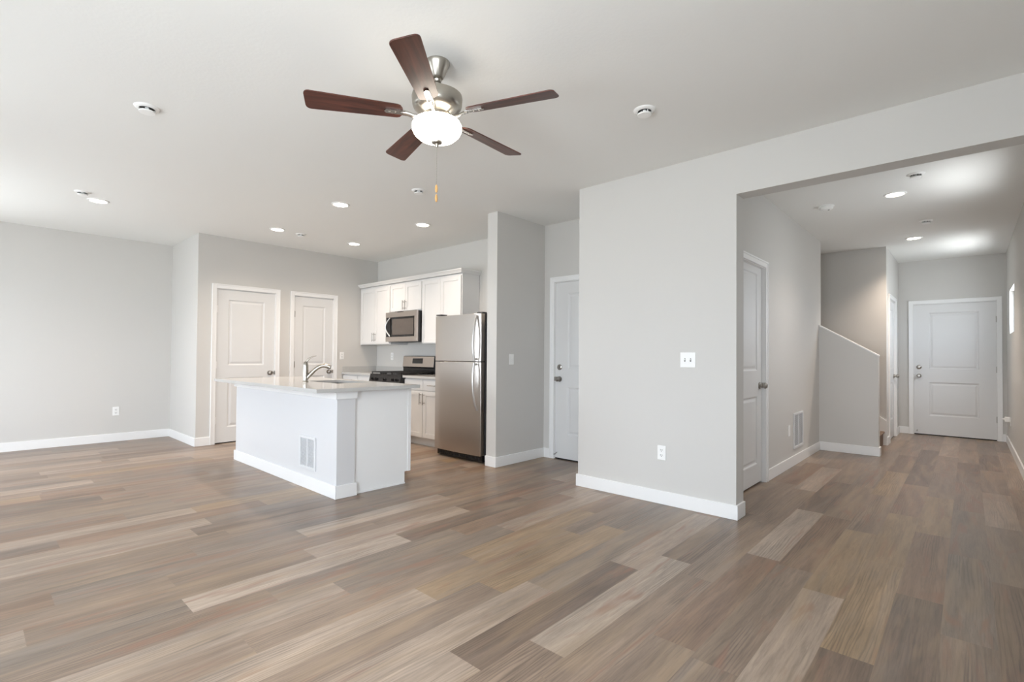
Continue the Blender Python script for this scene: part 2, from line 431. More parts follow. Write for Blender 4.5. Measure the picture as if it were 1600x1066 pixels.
wall('wall_front', 'grey entry wall around the front door', m)
m = MB(); holed(m, 'y', REAR_Y-0.12, 10.28, RIGHT_X, 0.53, 0, CH, RIGHT_WIN)
wall('wall_right', 'right-hand hall wall with a high slit window', m)
m = MB(); holed(m, 'x', -8.47, RIGHT_X, REAR_Y-0.12, REAR_Y, 0, CH, REAR_WIN)
wall('wall_rear', 'window wall of the living and dining area', m)

# white painted cap on the sloping half wall
m = MB().prism([(-1.438, 1.608), (-0.806, 1.216), (-0.806, 1.232), (-1.438, 1.624)], 'y', 7.508, 7.634)
structure(m.build('trim_1', TRIM, bevel=0.002), 'thin white cap along the sloping half wall', 'trim')

# windows
def window(n, axis, a, b, c, d, t0, t1, label, mull=()):
    """frame ring and pane in the opening; t0..t1 = frame depth"""
    def bx(mb, u0, u1, w0, w1, q0=t0, q1=t1):
        return mb.box(u0, u1, q0, q1, w0, w1) if axis == 'x' else mb.box(q0, q1, u0, u1, w0, w1)
    r = empty('window_%d' % n, ((a+b)/2, t0, c) if axis == 'x' else (t0, (a+b)/2, c))
    structure(r, label, 'window')
    inv = Matrix.Translation(-r.location)
    def put(mb, name, material, bev=0.0):
        mb.v = [tuple(inv @ Vector(p)) for p in mb.v]; return mb.build(name, material, r, bevel=bev)
    F = 0.035; f = MB()
    bx(f, a, a+F, c, d); bx(f, b-F, b, c, d); bx(f, a+F, b-F, c, c+F); bx(f, a+F, b-F, d-F, d)
    for u in mull: bx(f, u-F/2, u+F/2, c+F, d-F)
    put(f, 'window_frame', WIN_FRAME, 0.002)
    g = MB(); tm = (t0+t1)/2; bx(g, a+F, b-F, c+F, d-F, tm-0.003, tm+0.003)
    put(g, 'pane', GLASS)
for i, (a, b, c, d) in enumerate(REAR_WIN):
    window(i+1, 'x', a, b, c, d, REAR_Y-0.09, REAR_Y-0.03, ['sliding glass patio door of the dining area', 'first tall living room window', 'second tall living room window'][i], [(a+b)/2])
for i, (a, b, c, d) in enumerate(RIGHT_WIN):
    window(4+i, 'y', a, b, c, d, RIGHT_X+0.05, RIGHT_X+0.10, ['high slit window near the hall opening', 'bright high slit window beside the front door', 'added unseen side window that lights the living area'][i])

# baseboards
BH, BT = 0.108, 0.015
def base(side, label, *segs):
    m = MB()
    for (x0, x1, y0, y1) in segs: m.box(x0, x1, y0, y1, 0, BH)
    structure(m.build('baseboard_'+side, TRIM, bevel=0.003), label, 'baseboard')
E6 = 0.060                                           # casing width
base('left', 'white baseboard along the dining wall', (-8.47, -8.47+BT, REAR_Y, 2.0))
base('dining_return', 'white baseboard at the dining wall return', (-8.47+BT, -7.29+BT, 2.0-BT, 2.0))
base('kitchen_left', 'short white baseboards around the two kitchen side doors', (-7.29, -7.29+BT, 2.0, DOORS[1][0]-E6), (-7.29, -7.29+BT, DOORS[1][1]+E6, DOORS[2][0]-E6))
base('pantry', 'white baseboard wrapping the stub wall by the refrigerator', (-3.865-0.004, -3.72+BT, 3.828-BT, 3.828), (-3.72, -3.72+BT, 3.828, 4.64))
base('kitchen_back', 'short white baseboard beside the garage door casing', (-3.72+BT, DOORS[3][0]-E6, 4.64-BT, 4.64))
base('center', 'white baseboard along the large grey wall', (-2.66-BT, -1.26+BT, 3.828-BT, 3.828), (-1.26, -1.26+BT, 3.828, 3.986), (-2.66-BT, -2.66, 3.828, 3.986))
base('hall_left', 'white baseboard along the hall wall under the grille', (-1.438, -1.438+BT, DOORS[4][1]+E6, 7.512-BT))
base('stair_half', 'white baseboard of the sloped half wall', (-1.438, -0.81+BT, 7.512-BT, 7.512), (-0.81, -0.81+BT, 7.512, 7.63))
base('entry_left', 'white baseboard stub at the foot of the stairwell corner', (-0.83, -0.83+BT, 8.56, DOORS[5][0]-E6), (-0.83, -0.83+BT, DOORS[5][1]+E6, 10.162-BT))
base('front', 'white baseboards either side of the front door', (-0.83, DOORS[6][0]-E6, 10.162-BT, 10.162), (DOORS[6][1]+E6, RIGHT_X, 10.162-BT, 10.162))
base('right', 'white baseboard along the right hall wall', (RIGHT_X-BT, RIGHT_X, REAR_Y, 10.162-BT))
base('rear', 'white baseboard along the window wall', (-6.10, RIGHT_X-BT, REAR_Y, REAR_Y+BT))

# ------------------------------------------------------------------ doors (local x along the width, -y out of the wall)
def knob_mesh(mb, x, z, y0, ax=(0, -1, 0)):
    return mb.lathe([(0, 0), (0.032, 0), (0.032, 0.006), (0.013, 0.010), (0.012, 0.028), (0.022, 0.034), (0.029, 0.046), (0.028, 0.058), (0.018, 0.068), (0, 0.070)], 24, (x, y0, z), ax)

def panel_door(w, panels, d0, th=0.036, z0=0.014, z1=2.044):
    """slab front at y=d0; panels (x0,x1,z0,z1) sunk with a moulded profile"""
    mb = MB(); xs = sorted({0.003, w-0.003} | {p[0] for p in panels} | {p[1] for p in panels})
    zs = sorted({z0, z1} | {p[2] for p in panels} | {p[3] for p in panels})
    def q(x0, x1, a, b): mb.add([(x0, d0, a), (x1, d0, a), (x1, d0, b), (x0, d0, b)], [(0, 1, 2, 3)])
    for xa, xb in zip(xs, xs[1:]):
        for za, zb in zip(zs, zs[1:]):
            if any(p[0] <= xa and xb <= p[1] and p[2] <= za and zb <= p[3] for p in panels): continue
            q(xa, xb, za, zb)
    for (a, b, c, d) in panels:
        rings = [(0, 0), (0.006, 0.002), (0.014, 0.009), (0.026, 0.010), (0.046, 0.004), (0.052, 0.0035)]
        vs, fs = [], []
        for ins, dep in rings:
            vs += [(a+ins, d0+dep, c+ins), (b-ins, d0+dep, c+ins), (b-ins, d0+dep, d-ins), (a+ins, d0+dep, d-ins)]
        for i in range(len(rings)-1):
            for k in range(4):
                fs.append((i*4+k, i*4+(k+1) % 4, (i+1)*4+(k+1) % 4, (i+1)*4+k))
        n = (len(rings)-1)*4; fs.append((n, n+1, n+2, n+3)); mb.add(vs, fs)
    a, b = 0.003, w-0.003
    mb.add([(a, d0, z0), (b, d0, z0), (b, d0, z1), (a, d0, z1), (a, d0+th, z0), (b, d0+th, z0), (b, d0+th, z1), (a, d0+th, z1)],
           [(0, 4, 5, 1), (1, 5, 6, 2), (2, 6, 7, 3), (3, 7, 4, 0), (4, 7, 6, 5)])
    return mb

def door(n, loc, rz, w, inset, label, knob_right=True, deadbolt=False, hinges=None, hinge_m=None, zs=(0.285, 0.835, 1.04, 1.915), rec=0.014, sweep=False, stop=None):
    r = empty('door_%d' % n, loc, rz); structure(r, label, 'door')
    pan = [(inset, w-inset, zs[0], zs[1]), (inset, w-inset, zs[2], zs[3])]
    mb = panel_door(w, pan, rec)
    me_o = mb.build('door_slab', DOOR, r)
    # casing: two-step profile
    c = MB(); E = 0.057; o = 0.003
    for (x0, x1) in ((-o-E, -o), (w+o, w+o+E)): c.box(x0, x1, -0.013, 0, 0, DH+o+E)
    c.box(-o, w+o, -0.013, 0, DH+o, DH+o+E)
    c.box(-o-E, -o-E+0.016, -0.019, -0.013, 0, DH+o+E).box(w+o+E-0.016, w+o+E, -0.019, -0.013, 0, DH+o+E).box(-o-E+0.016, w+o+E-0.016, -0.019, -0.013, DH+o+E-0.016, DH+o+E)
    c.build('casing', TRIM, r, bevel=0.002)
    j = MB().box(-0.0005, 0.0025, -0.002, 0.069, 0, DH-0.002).box(w-0.0025, w+0.0005, -0.002, 0.069, 0, DH-0.002).box(0.0025, w-0.0025, -0.002, 0.069, DH-0.0045, DH)
    j.build('jamb', TRIM, r)
    kx = w-0.066 if knob_right else 0.066
    knob_mesh(MB(), kx, 0.925, rec).build('knob', PEWTER, r, smooth=True)
    ex = w-0.003 if knob_right else 0.003
    if deadbolt:
        MB().lathe([(0, 0), (0.033, 0), (0.033, 0.008), (0.026, 0.014), (0.016, 0.016), (0.016, 0.026), (0, 0.028)], 24, (kx, rec, 1.062), (0, -1, 0)).build('deadbolt', PEWTER, r, smooth=True)
    MB().box(ex-0.004, ex+0.004, -0.003, rec+0.006, 0.90, 0.95).build('latch_plate', PEWTER, r)
    hx = 0.0 if knob_right else w
    if hinges is None: hinges = (0.31, 1.04, 1.78)
    for hz in hinges:
        h = MB().cyl((hx, -0.004, hz-0.045), (hx, -0.004, hz+0.045), 0.0065, 10).box(hx-0.004, hx+0.020 if knob_right else hx+0.004, rec-0.003, rec, hz-0.045, hz+0.045)
        h.build('hinge', hinge_m or PEWTER, r, smooth=True)
    if sweep:
        MB().box(0.003, w-0.003, rec+0.002, rec+0.034, 0.0, 0.014).build('door_sweep', GASKET, r)
    else:
        MB().box(0.003, w-0.003, 0.045, 0.066, 0.0, 0.014).build('gap_shade_strip', GASKET, r)  # black strip standing in for the shade in the gap under the door
    if stop is not None:
        MB().cyl((stop, rec, 0.075), (stop, rec-0.05, 0.06), 0.004, 8).lathe([(0, 0), (0.007, 0), (0.007, 0.012), (0, 0.014)], 10, (stop, rec-0.045, 0.061), (0, -1, -0.2)).build('door_stop', PEWTER, r, smooth=True)
    return r
D = DOORS
door(1, (-7.29, D[1][0], 0), rad(90), D[1][1]-D[1][0], 0.145, 'wider white two-panel door left of the narrow pantry door', hinge_m=TRIM, zs=(0.21, 0.872, 1.034, 1.915))
door(2, (-7.29, D[2][0], 0), rad(90), D[2][1]-D[2][0], 0.130, 'narrow white two-panel door nearest the kitchen counter', hinge_m=PEWTER, zs=(0.21, 0.872, 1.034, 1.915))
door(3, (D[3][0], 4.64, 0), 0, D[3][1]-D[3][0], 0.175, 'white door with deadbolt, half hidden behind the large wall', knob_right=False, deadbolt=True, sweep=True, stop=0.03)
door(4, (-1.438, D[4][0], 0), rad(90), D[4][1]-D[4][0], 0.13, 'white hall door just inside the hall opening', zs=(0.19, 0.828, 1.065, 1.985), rec=0.030)
door(5, (-0.83, D[5][0], 0), rad(90), D[5][1]-D[5][0], 0.15, 'closet door seen edge-on left of the front door')
door(6, (D[6][0], 10.162, 0), 0, D[6][1]-D[6][0], 0.185, 'white front door at the end of the hall', knob_right=False, deadbolt=True, sweep=True, zs=(0.305, 0.828, 1.031, 1.912), stop=0.04)

# ------------------------------------------------------------------ stairs
r = empty('staircase', (-0.87, 7.63, 0)); tag(r, 'carpeted staircase climbing behind the sloping half wall', 'staircase')
for i in range(12):
    x0 = -i*0.254; z1 = 0.19*(i+1)
    p = [(x0, 0), (x0, z1-0.03), (x0+0.018, z1-0.022), (x0+0.02, z1-0.008), (x0+0.010, z1), (x0-0.262, z1), (x0-0.262, 0)]
    MB().prism(p, 'y', 0.004, 0.906).build('step', CARPET, r, bevel=0.004)
p = [(0.045, 0.20), (0.045, 0.30), (-3.0, 0.30+3.045*0.748), (-3.0, 0.10+3.045*0.748)]
MB().prism([(0.045, 0), (0.045, 0.33), (-3.0, 0.33+3.045*0.748), (-3.0, 0)], 'y', 0.906, 0.928).build('skirt_board', TRIM, r, bevel=0.002)

# ------------------------------------------------------------------ wall plates
def plate(name, loc, rz, label, cat, kind='outlet', w=0.072, h=0.117, group=None):
    r = empty(name, loc, rz); tag(r, label, cat, group)
    MB().box(-w/2, w/2, -0.006, 0, -h/2, h/2).build('cover_plate', PLASTIC, r, bevel=0.003)
    if kind == 'outlet':
        for dz in (-0.021, 0.021):
            rc = MB().box(-0.017, 0.017, -0.0085, -0.006, dz-0.014, dz+0.014).build('receptacle', PLASTIC, r, bevel=0.004)
            MB().box(-0.0085, -0.0055, -0.0092, -0.0085, dz-0.004, dz+0.008).box(0.0055, 0.0085, -0.0092, -0.0085, dz-0.003, dz+0.007).box(-0.0025, 0.0025, -0.0092, -0.0085, dz-0.011, dz-0.006).build('slots', SLOT, rc)
    elif kind == 'rocker':
        MB().prism([(-0.006, -0.033), (-0.0105, -0.033), (-0.007, 0.0), (-0.0085, 0.033), (-0.006, 0.033)], 'x', -0.0165, 0.0165).build('rocker', PLASTIC, r, bevel=0.001)
    elif kind == 'toggle2':
        for dx in (-0.023, 0.023):
            MB().box(dx-0.005, dx+0.005, -0.0075, -0.006, -0.012, 0.012).build('toggle_slot', SLOT, r)
            MB().prism([(-0.006, -0.006), (-0.018, 0.004), (-0.018, 0.010), (-0.006, 0.006)], 'x', dx-0.0045, dx+0.0045).build('toggle', PLASTIC, r, bevel=0.001)
    return r
plate('wall_outlet', (-8.47, 1.382, 0.405), rad(90), 'low white outlet on the pale dining wall', 'outlet')
plate('wall_outlet', (-7.29, 4.006, 1.172), rad(90), 'white outlet beside the narrow pantry door above the counter end', 'outlet')
plate('wall_outlet', (-6.845, 4.64, 1.166), 0, 'white outlet on the kitchen back wall left of the range', 'outlet')
plate('wall_outlet', (-1.840, 3.828, 0.413), 0, 'low white outlet on the large grey wall', 'outlet')
plate('wall_plate', (-1.438, 6.03, 0.40), rad(90), 'plain white wall plate left of the tall hall grille', 'wall plate', 'blank')
plate('light_switch', (-3.72, 4.064, 1.152), rad(90), 'white rocker switch on the stub wall by the refrigerator', 'light switch', 'rocker')
plate('light_switch', (-1.624, 3.828, 1.167), 0, 'square double toggle switch on the large grey wall', 'light switch', 'toggle2', w=0.122, h=0.119)
o = plate('wall_outlet', (RIGHT_X, 9.30, 0.367), rad(-90), 'low outlet on the right hall wall near the front door', 'outlet')
r = empty('plug_adapter', (RIGHT_X-0.0092, 9.30, 0.390)); tag(r, 'white plug adapter pushed into the outlet by the front door', 'adapter')
MB().box(-0.052, 0, -0.026, 0.026, -0.022, 0.040).build('adapter_body', PLASTIC, r, bevel=0.006)
MB().lathe([(0, 0), (0.012, 0), (0.010, 0.022), (0, 0.024)], 14, (-0.052, 0, 0.01), (-1, 0, 0)).build('adapter_nub', PLASTIC, r, smooth=True)

# return-air grilles: frame, centre bar, two louvre columns
def grille(loc, rz, w, h, label, depth=0.012):
    r = empty('wall_grille', loc, rz); tag(r, label, 'vent grille')
    b = 0.024; f = MB()
    f.box(-w/2, -w/2+b, -depth, 0, 0, h).box(w/2-b, w/2, -depth, 0, 0, h).box(-w/2+b, w/2-b, -depth, 0, 0, b).box(-w/2+b, w/2-b, -depth, 0, h-b, h)
    f.build('frame', GRILLE, r, bevel=0.003)
    MB().box(-0.009, 0.009, -depth*0.9, 0, b, h-b).build('center_bar', GRILLE, r, bevel=0.002)
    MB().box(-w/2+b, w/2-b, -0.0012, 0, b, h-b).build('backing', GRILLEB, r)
    for s in (-1, 1):
        a, c = (-w/2+b, -0.009) if s < 0 else (0.009, w/2-b)
        lv = MB(); n = int((h-2*b)/0.0105)
        for i in range(n):
            z = b+(i+0.5)*(h-2*b)/n
            lv.prism([(-0.0015, z-0.0045), (-0.0080, z+0.0045), (-0.0072, z+0.0052), (-0.0010, z-0.0030)], 'x', a, c)
        lv.build('louvers', GRILLE, r)
    return r
grille((-4.345, 2.075, 0.170), 0, 0.305, 0.292, 'white vent grille low on the kitchen island face')
grille((-1.438, 6.42, 0.178), rad(90), 0.42, 0.395, 'tall-looking white return grille on the hall wall')

# ------------------------------------------------------------------ ceiling fittings
def can_light(x, y, label, power=32, spread=142):
    r = empty('recessed_light', (x, y, CH)); tag(r, label, 'ceiling light', 'round recessed ceiling lights')
    MB().lathe([(0.066, -0.004), (0.074, -0.010), (0.086, -0.007), (0.091, 0)], 36).lathe([(0.066, -0.004), (0.066, -0.001), (0.091, 0)], 36).build('trim_ring', PLASTIC, r, smooth=True)
    MB().lathe([(0, -0.005), (0.066, -0.005), (0.066, -0.001), (0, -0.001)], 36).build('lens', LENS, r)
    l = bpy.data.lights.new('downlight_beam', 'SPOT'); l.energy = power; l.color = (1.0, 0.83, 0.69); l.spot_size = rad(spread); l.spot_blend = 1.0; l.shadow_soft_size = 0.06
    lo = bpy.data.objects.new('downlight_beam', l); COL.objects.link(lo); lo.parent = r; lo.location = (0, 0, -0.03)
    return r
can_light(-6.54, 0.893, 'recessed light over the dining area, alone beside a sprinkler')
can_light(-6.33, 2.595, 'recessed light near the two kitchen side doors, left of the sprinkler')
can_light(-4.775, 2.590, 'recessed light above the island, largest of the kitchen lights')
can_light(-6.33, 3.642, 'recessed light nearest the kitchen corner above the upper cabinets')
can_light(-4.775, 3.642, 'recessed light in front of the refrigerator')
can_light(-0.500, 5.880, 'nearer of the two recessed hall lights', 28, 125)
can_light(-0.506, 8.180, 'recessed hall light nearest the front door', 60, 118)

def sprinkler(x, y, label, R=0.062):
    r = empty('fire_sprinkler', (x, y, CH)); tag(r, label, 'sprinkler', 'ceiling sprinklers')
    k = R/0.062
    MB().lathe([(0.040*k, -0.001), (0.040*k, -0.012), (0.050*k, -0.011), (0.062*k, -0.004), (0.064*k, 0)], 32).build('escutcheon', PLASTIC, r, smooth=True)
    MB().lathe([(0, -0.002), (0.040*k, -0.002), (0.040*k, -0.0005), (0, -0.0005)], 24).build('throat', SLOT, r)
    MB().cyl((0.02*k, 0, -0.026), (0.02*k, 0, -0.002), 0.004, 8).cyl((-0.02*k, 0, -0.026), (-0.02*k, 0, -0.002), 0.004, 8).lathe([(0, -0.002), (0.011, -0.002), (0.009, -0.026), (0, -0.026)], 12).build('sprinkler_frame', PLASTIC, r)
    MB().lathe([(0, -0.026), (0.040*k, -0.026), (0.041*k, -0.030), (0.039*k, -0.034), (0, -0.036)], 28).build('deflector_cap', PLASTIC, r, smooth=True)
    return r
sprinkler(-3.82, 0.75, 'white ceiling sprinkler left of the fan, alone on the open ceiling', 0.068)
sprinkler(-6.304, 0.74, 'ceiling sprinkler beside the dining recessed light')
sprinkler(-6.355, 2.90, 'small ceiling sprinkler between the kitchen recessed lights on the left')
sprinkler(-3.811, 2.853, 'ceiling sprinkler behind the fan pull chain')
sprinkler(-1.494, 2.854, 'ceiling sprinkler near the large grey wall, right of the fan', 0.066)
sprinkler(-0.316, 5.353, 'hall ceiling sprinkler just past the header')
sprinkler(-0.341, 7.244, 'hall ceiling sprinkler nearer the front door')

r = empty('smoke_detector', (-1.06, 5.891, CH)); tag(r, 'round white smoke detector on the hall ceiling', 'smoke detector')
MB().lathe([(0, 0), (0.070, 0), (0.070, -0.008), (0.064, -0.012), (0, -0.012)], 36).build('mounting_base', PLASTIC, r, smooth=True)
MB().lathe([(0, -0.012), (0.056, -0.012), (0.060, -0.018), (0.058, -0.032), (0.044, -0.042), (0, -0.044)], 36).build('detector_cover', PLASTIC, r, smooth=True)
MB().lathe([(0, -0.0435), (0.009, -0.0435), (0.008, -0.046), (0, -0.0465)], 14, (0.022, 0, 0)).build('test_button', SLOT, r, smooth=True)

# ------------------------------------------------------------------ ceiling fan
fan = empty('ceiling_fan', (-2.0685, 1.6637, CH)); tag(fan, 'five-blade mahogany ceiling fan with lit frosted bowl and pull chain', 'ceiling fan')
MB().lathe([(0, 0), (0.064, 0), (0.064, -0.008), (0.059, -0.018), (0.034, -0.080), (0.028, -0.085), (0, -0.085)], 36).build('canopy', NICKEL, fan, smooth=True)
MB().lathe([(0, -0.080), (0.020, -0.084), (0.023, -0.094), (0.019, -0.104), (0.0105, -0.107), (0.0105, -0.150), (0.020, -0.152), (0.024, -0.172), (0, -0.172)], 24).build('downrod', NICKEL, fan, smooth=True)
MB().lathe([(0, -0.166), (0.070, -0.166), (0.118, -0.172), (0.131, -0.180), (0.133, -0.190), (0.130, -0.230), (0.122, -0.248), (0.100, -0.266), (0.074, -0.278), (0.070, -0.284), (0, -0.284)], 44).build('motor_housing', NICKEL, fan, smooth=True)
MB().lathe([(0, -0.282), (0.074, -0.282), (0.078, -0.288), (0.070, -0.295), (0.066, -0.299), (0.092, -0.307), (0, -0.307)], 36).build('light_fitter', NICKEL, fan, smooth=True)
MB().lathe([(0.090, -0.305), (0.098, -0.307), (0.120, -0.320), (0.131, -0.340), (0.131, -0.358), (0.120, -0.382), (0.096, -0.404), (0.062, -0.418), (0.022, -0.424), (0, -0.424)], 44).build('light_bowl', BOWL, fan, smooth=True)
MB().lathe([(0, -0.422), (0.030, -0.422), (0.027, -0.430), (0.010, -0.434), (0.009, -0.446), (0.006, -0.452), (0, -0.454)], 24).build('finial', NICKEL, fan, smooth=True)
ch = MB()
for i in range(46):
    z = -0.456-i*0.0045; ch.lathe([(0, 0.0018), (0.0016, 0.0009), (0.0016, -0.0009), (0, -0.0018)], 6, (0.0, 0, z))
ch.cyl((0, 0, -0.452), (0, 0, -0.705), 0.0008, 6)
pc = ch.build('pull_chain', CHROME, fan)
for z in (-0.650, -0.700):
    MB().lathe([(0, 0), (0.003, -0.001), (0.0065, -0.012), (0.0075, -0.026), (0.006, -0.038), (0.003, -0.042), (0, -0.042)], 14, (0, 0, z)).build('wooden_fob', WOODFOB, pc, smooth=True)
def fan_blade(ang):
    q = Matrix.Rotation(ang, 4, 'Z') @ Matrix.Rotation(rad(12.5), 4, 'X')
    # outline in local x (radius) / y
    out = []
    r0, r1, w0, w1 = 0.175, 0.655, 0.050, 0.066
    for t in range(7):
        a = PI/2+t*PI/6
        out.append((r0+0.030+0.030*math.cos(a)*1.0, (w0)*math.sin(a)))
    for sgn in (-1, 1):
        cx, cy, rr = r1-0.026, (w1-0.026), 0.026
        rngs = range(6)
        for t in rngs:
            a = (-PI/2+t*PI/10) if sgn < 0 else (t*PI/10)
            out.append((cx+rr*math.cos(a), sgn*cy+rr*math.sin(a)))
    b = MB().prism(out, 'z', -0.003, 0.003)
    o = b.build('blade', BLADE, fan, bevel=0.0015)
    o.matrix_local = Matrix.Translation((0, 0, -0.284)) @ q
    ir = MB()
    ir.prism([(0.165, -0.016), (0.165, 0.016), (0.262, 0.013), (0.272, 0.0), (0.262, -0.013)], 'z', -0.010, -0.0035)
    for sx in (0.185, 0.215, 0.245): ir.lathe([(0, -0.010), (0.004, -0.010), (0.003, -0.013), (0, -0.0135)], 10, (sx, 0, 0))
    ir.tube([(0.068, 0, -0.016), (0.095, 0, -0.020), (0.125, 0, -0.018), (0.150, 0, -0.010), (0.180, 0, -0.007)], [0.013, 0.012, 0.011, 0.012, 0.014], 10, 0.55)
    ir.build('blade_iron', CHROME, o, smooth=True)
for k in range(5): fan_blade(rad(237.2+72*k))

# ------------------------------------------------------------------ kitchen island
isl = empty('kitchen_island', (-4.95, 2.45, 0)); tag(isl, 'white kitchen island with vented half wall and grey worktop overhang', 'kitchen island')
def at(root, mb):
    t = -root.location; mb.v = [(p[0]+t.x, p[1]+t.y, p[2]+t.z) for p in mb.v]; return mb
at(isl, MB().box(-6.10, -3.842, 2.075, 2.244, 0, 0.884)).build('half_wall', ISL, isl, bevel=0.003)
at(isl, MB().box(-6.115, -3.827, 2.060, 2.075, 0, BH).box(-3.842, -3.827, 2.075, 2.259, 0, BH).box(-6.115, -6.10, 2.075, 2.259, 0, BH)).build('baseboard_wrap', TRIM, isl, bevel=0.003)
at(isl, MB().box(-6.118, -3.822, 2.055, 2.075, 0.820, 0.884).box(-3.842, -3.822, 2.075, 2.252, 0.820, 0.884).box(-6.118, -6.10, 2.075, 2.252, 0.820, 0.884)).build('cap_trim', TRIM, isl, bevel=0.002)
side = [(2.244, 0), (2.772, 0), (2.772, 0.109), (2.833, 0.109), (2.833, 0.884), (2.244, 0.884)]
at(isl, MB().prism(side, 'x', -3.888, -3.870)).build('end_panel', TRIM, isl, bevel=0.0015)
at(isl, MB().box(-3.870, -3.864, 2.800, 2.833, 0.109, 0.884).box(-3.870, -3.862, 2.262, 2.772, 0, 0.012)).build('edge_strip', TRIM, isl)
at(isl, MB().prism(side, 'x', -6.10, -6.082)).build('end_panel', TRIM, isl, bevel=0.0015)
at(isl, MB().box(-6.082, -3.888, 2.244, 2.26, 0.109, 0.884).box(-6.082, -3.888, 2.244, 2.80, 0.109, 0.127).box(-6.082, -3.888, 2.79, 2.805, 0.109, 0.16)).build('cabinet_body', CAB, isl)
at(isl, MB().box(-6.082, -3.888, 2.70, 2.718, 0, 0.109)).build('toe_kick', CAB, isl)
xs = [-6.078, -5.62, -5.16, -4.70, -4.35, -3.892]
for a, b in zip(xs, xs[1:]):
    d_ = at(isl, MB().box(a+0.002, b-0.002, 2.810, 2.832, 0.13, 0.875)).build('door', CAB, isl, bevel=0.003)
    at(isl, MB().cyl((b-0.05, 2.855, 0.68), (b-0.05, 2.855, 0.81), 0.005, 10).cyl((b-0.05, 2.832, 0.70), (b-0.05, 2.855, 0.70), 0.004, 8).cyl((b-0.05, 2.832, 0.79), (b-0.05, 2.855, 0.79), 0.004, 8)).build('handle', HANDLE, d_, smooth=True)

# worktops
wt = empty('countertop', (-4.95, 2.36, 0.884)); tag(wt, 'pale grey quartz island worktop with an undermount sink cutout', 'countertop')
SX0, SX1, SY0, SY1 = -5.06, -4.42, 2.385, 2.745
m = MB().box(-6.15, SX0, 1.862, 2.862, 0.884, 0.914).box(SX1, -3.768, 1.862, 2.862, 0.884, 0.914).box(SX0, SX1, 1.862, SY0, 0.884, 0.914).box(SX0, SX1, SY1, 2.862, 0.884, 0.914)
at(wt, m).build('slab', QUARTZ, wt)
sk = empty('kitchen_sink', ((SX0+SX1)/2, (SY0+SY1)/2, 0.68)); tag(sk, 'undermount steel sink set into the island worktop', 'sink')
e = 0.012
m = MB().box(SX0-e, SX1+e, SY0-e, SY1+e, 0.672, 0.684).box(SX0-e, SX0+0.002, SY0-e, SY1+e, 0.684, 0.883).box(SX1-0.002, SX1+e, SY0-e, SY1+e, 0.684, 0.883).box(SX0, SX1, SY0-e, SY0+0.002, 0.684, 0.883).box(SX0, SX1, SY1-0.002, SY1+e, 0.684, 0.883)
at(sk, m).build('basin', SINK, sk)
at(sk, MB().lathe([(0, 0.684), (0.045, 0.684), (0.043, 0.687), (0.03, 0.685), (0, 0.6845)], 24, ((SX0+SX1)/2, (SY0+SY1)/2, 0))).build('drain', CHROME, sk, smooth=True)

fa = empty('faucet', (-4.83, 2.27, 0.914)); tag(fa, 'brushed nickel pull-out faucet with a slim upright lever on the island', 'faucet')
fd = Vector((0.50, 0.866, 0))
MB().lathe([(0, 0), (0.031, 0), (0.031, 0.004), (0.026, 0.010), (0.025, 0.03), (0.026, 0.10), (0.025, 0.16), (0.021, 0.185), (0.014, 0.202), (0, 0.206)], 28).build('body', NICKEL, fa, smooth=True)
pts = []
for i in range(13):
    t = i/12
    pts.append(fd*(0.012+0.205*t)+Vector((0, 0, 0.040+0.124*math.sin(t*2.0))))
MB().tube(pts, [0.020]*4+[0.019]*5+[0.020, 0.022, 0.023, 0.022], 16).build('spout', NICKEL, fa, smooth=True)
e1 = pts[-1]; dv = (pts[-1]-pts[-2]).normalized()
MB().lathe([(0, 0), (0.0225, 0), (0.0225, 0.014), (0.016, 0.020), (0, 0.020)], 20, e1, dv).build('spray_head', CHROME, fa, smooth=True)
MB().tube([Vector((0, 0, 0.19)), fd*0.012+Vector((0, 0, 0.212)), fd*0.035+Vector((0, 0, 0.236)), fd*0.072+Vector((0, 0, 0.254)), fd*0.10+Vector((0, 0, 0.260))], [0.013, 0.011, 0.008, 0.006, 0.004], 12, 0.8).build('lever_handle', NICKEL, fa, smooth=True)

# ------------------------------------------------------------------ cabinets along the back wall
BY = 4.636
def shaker(w, h, th=0.020, rail=0.057):
    """shaker door, local: x 0..w, z 0..h, front at y=-th, back y=0"""
    m = MB(); d = 0.007
    m.box(0, rail, -th, 0, 0, h).box(w-rail, w, -th, 0, 0, h).box(rail, w-rail, -th, 0, 0, rail).box(rail, w-rail, -th, 0, h-rail, h).box(rail, w-rail, -th+d, 0, rail, h-rail)
    return m
def bar(z0, z1, x, y):
    m = MB().cyl((x, y-0.032, z0), (x, y-0.032, z1), 0.0055, 12)
    for z in (z0+0.022, z1-0.022): m.cyl((x, y, z), (x, y-0.032, z), 0.0045, 10)
    return m
def hbar(x0, x1, z, y):
    m = MB().cyl((x0, y-0.032, z), (x1, y-0.032, z), 0.0055, 12)
    for x in (x0+0.022, x1-0.022): m.cyl((x, y, z), (x, y-0.032, z), 0.0045, 10)
    return m
def shift(mb, dx, dy, dz):
    mb.v = [(p[0]+dx, p[1]+dy, p[2]+dz) for p in mb.v]; return mb

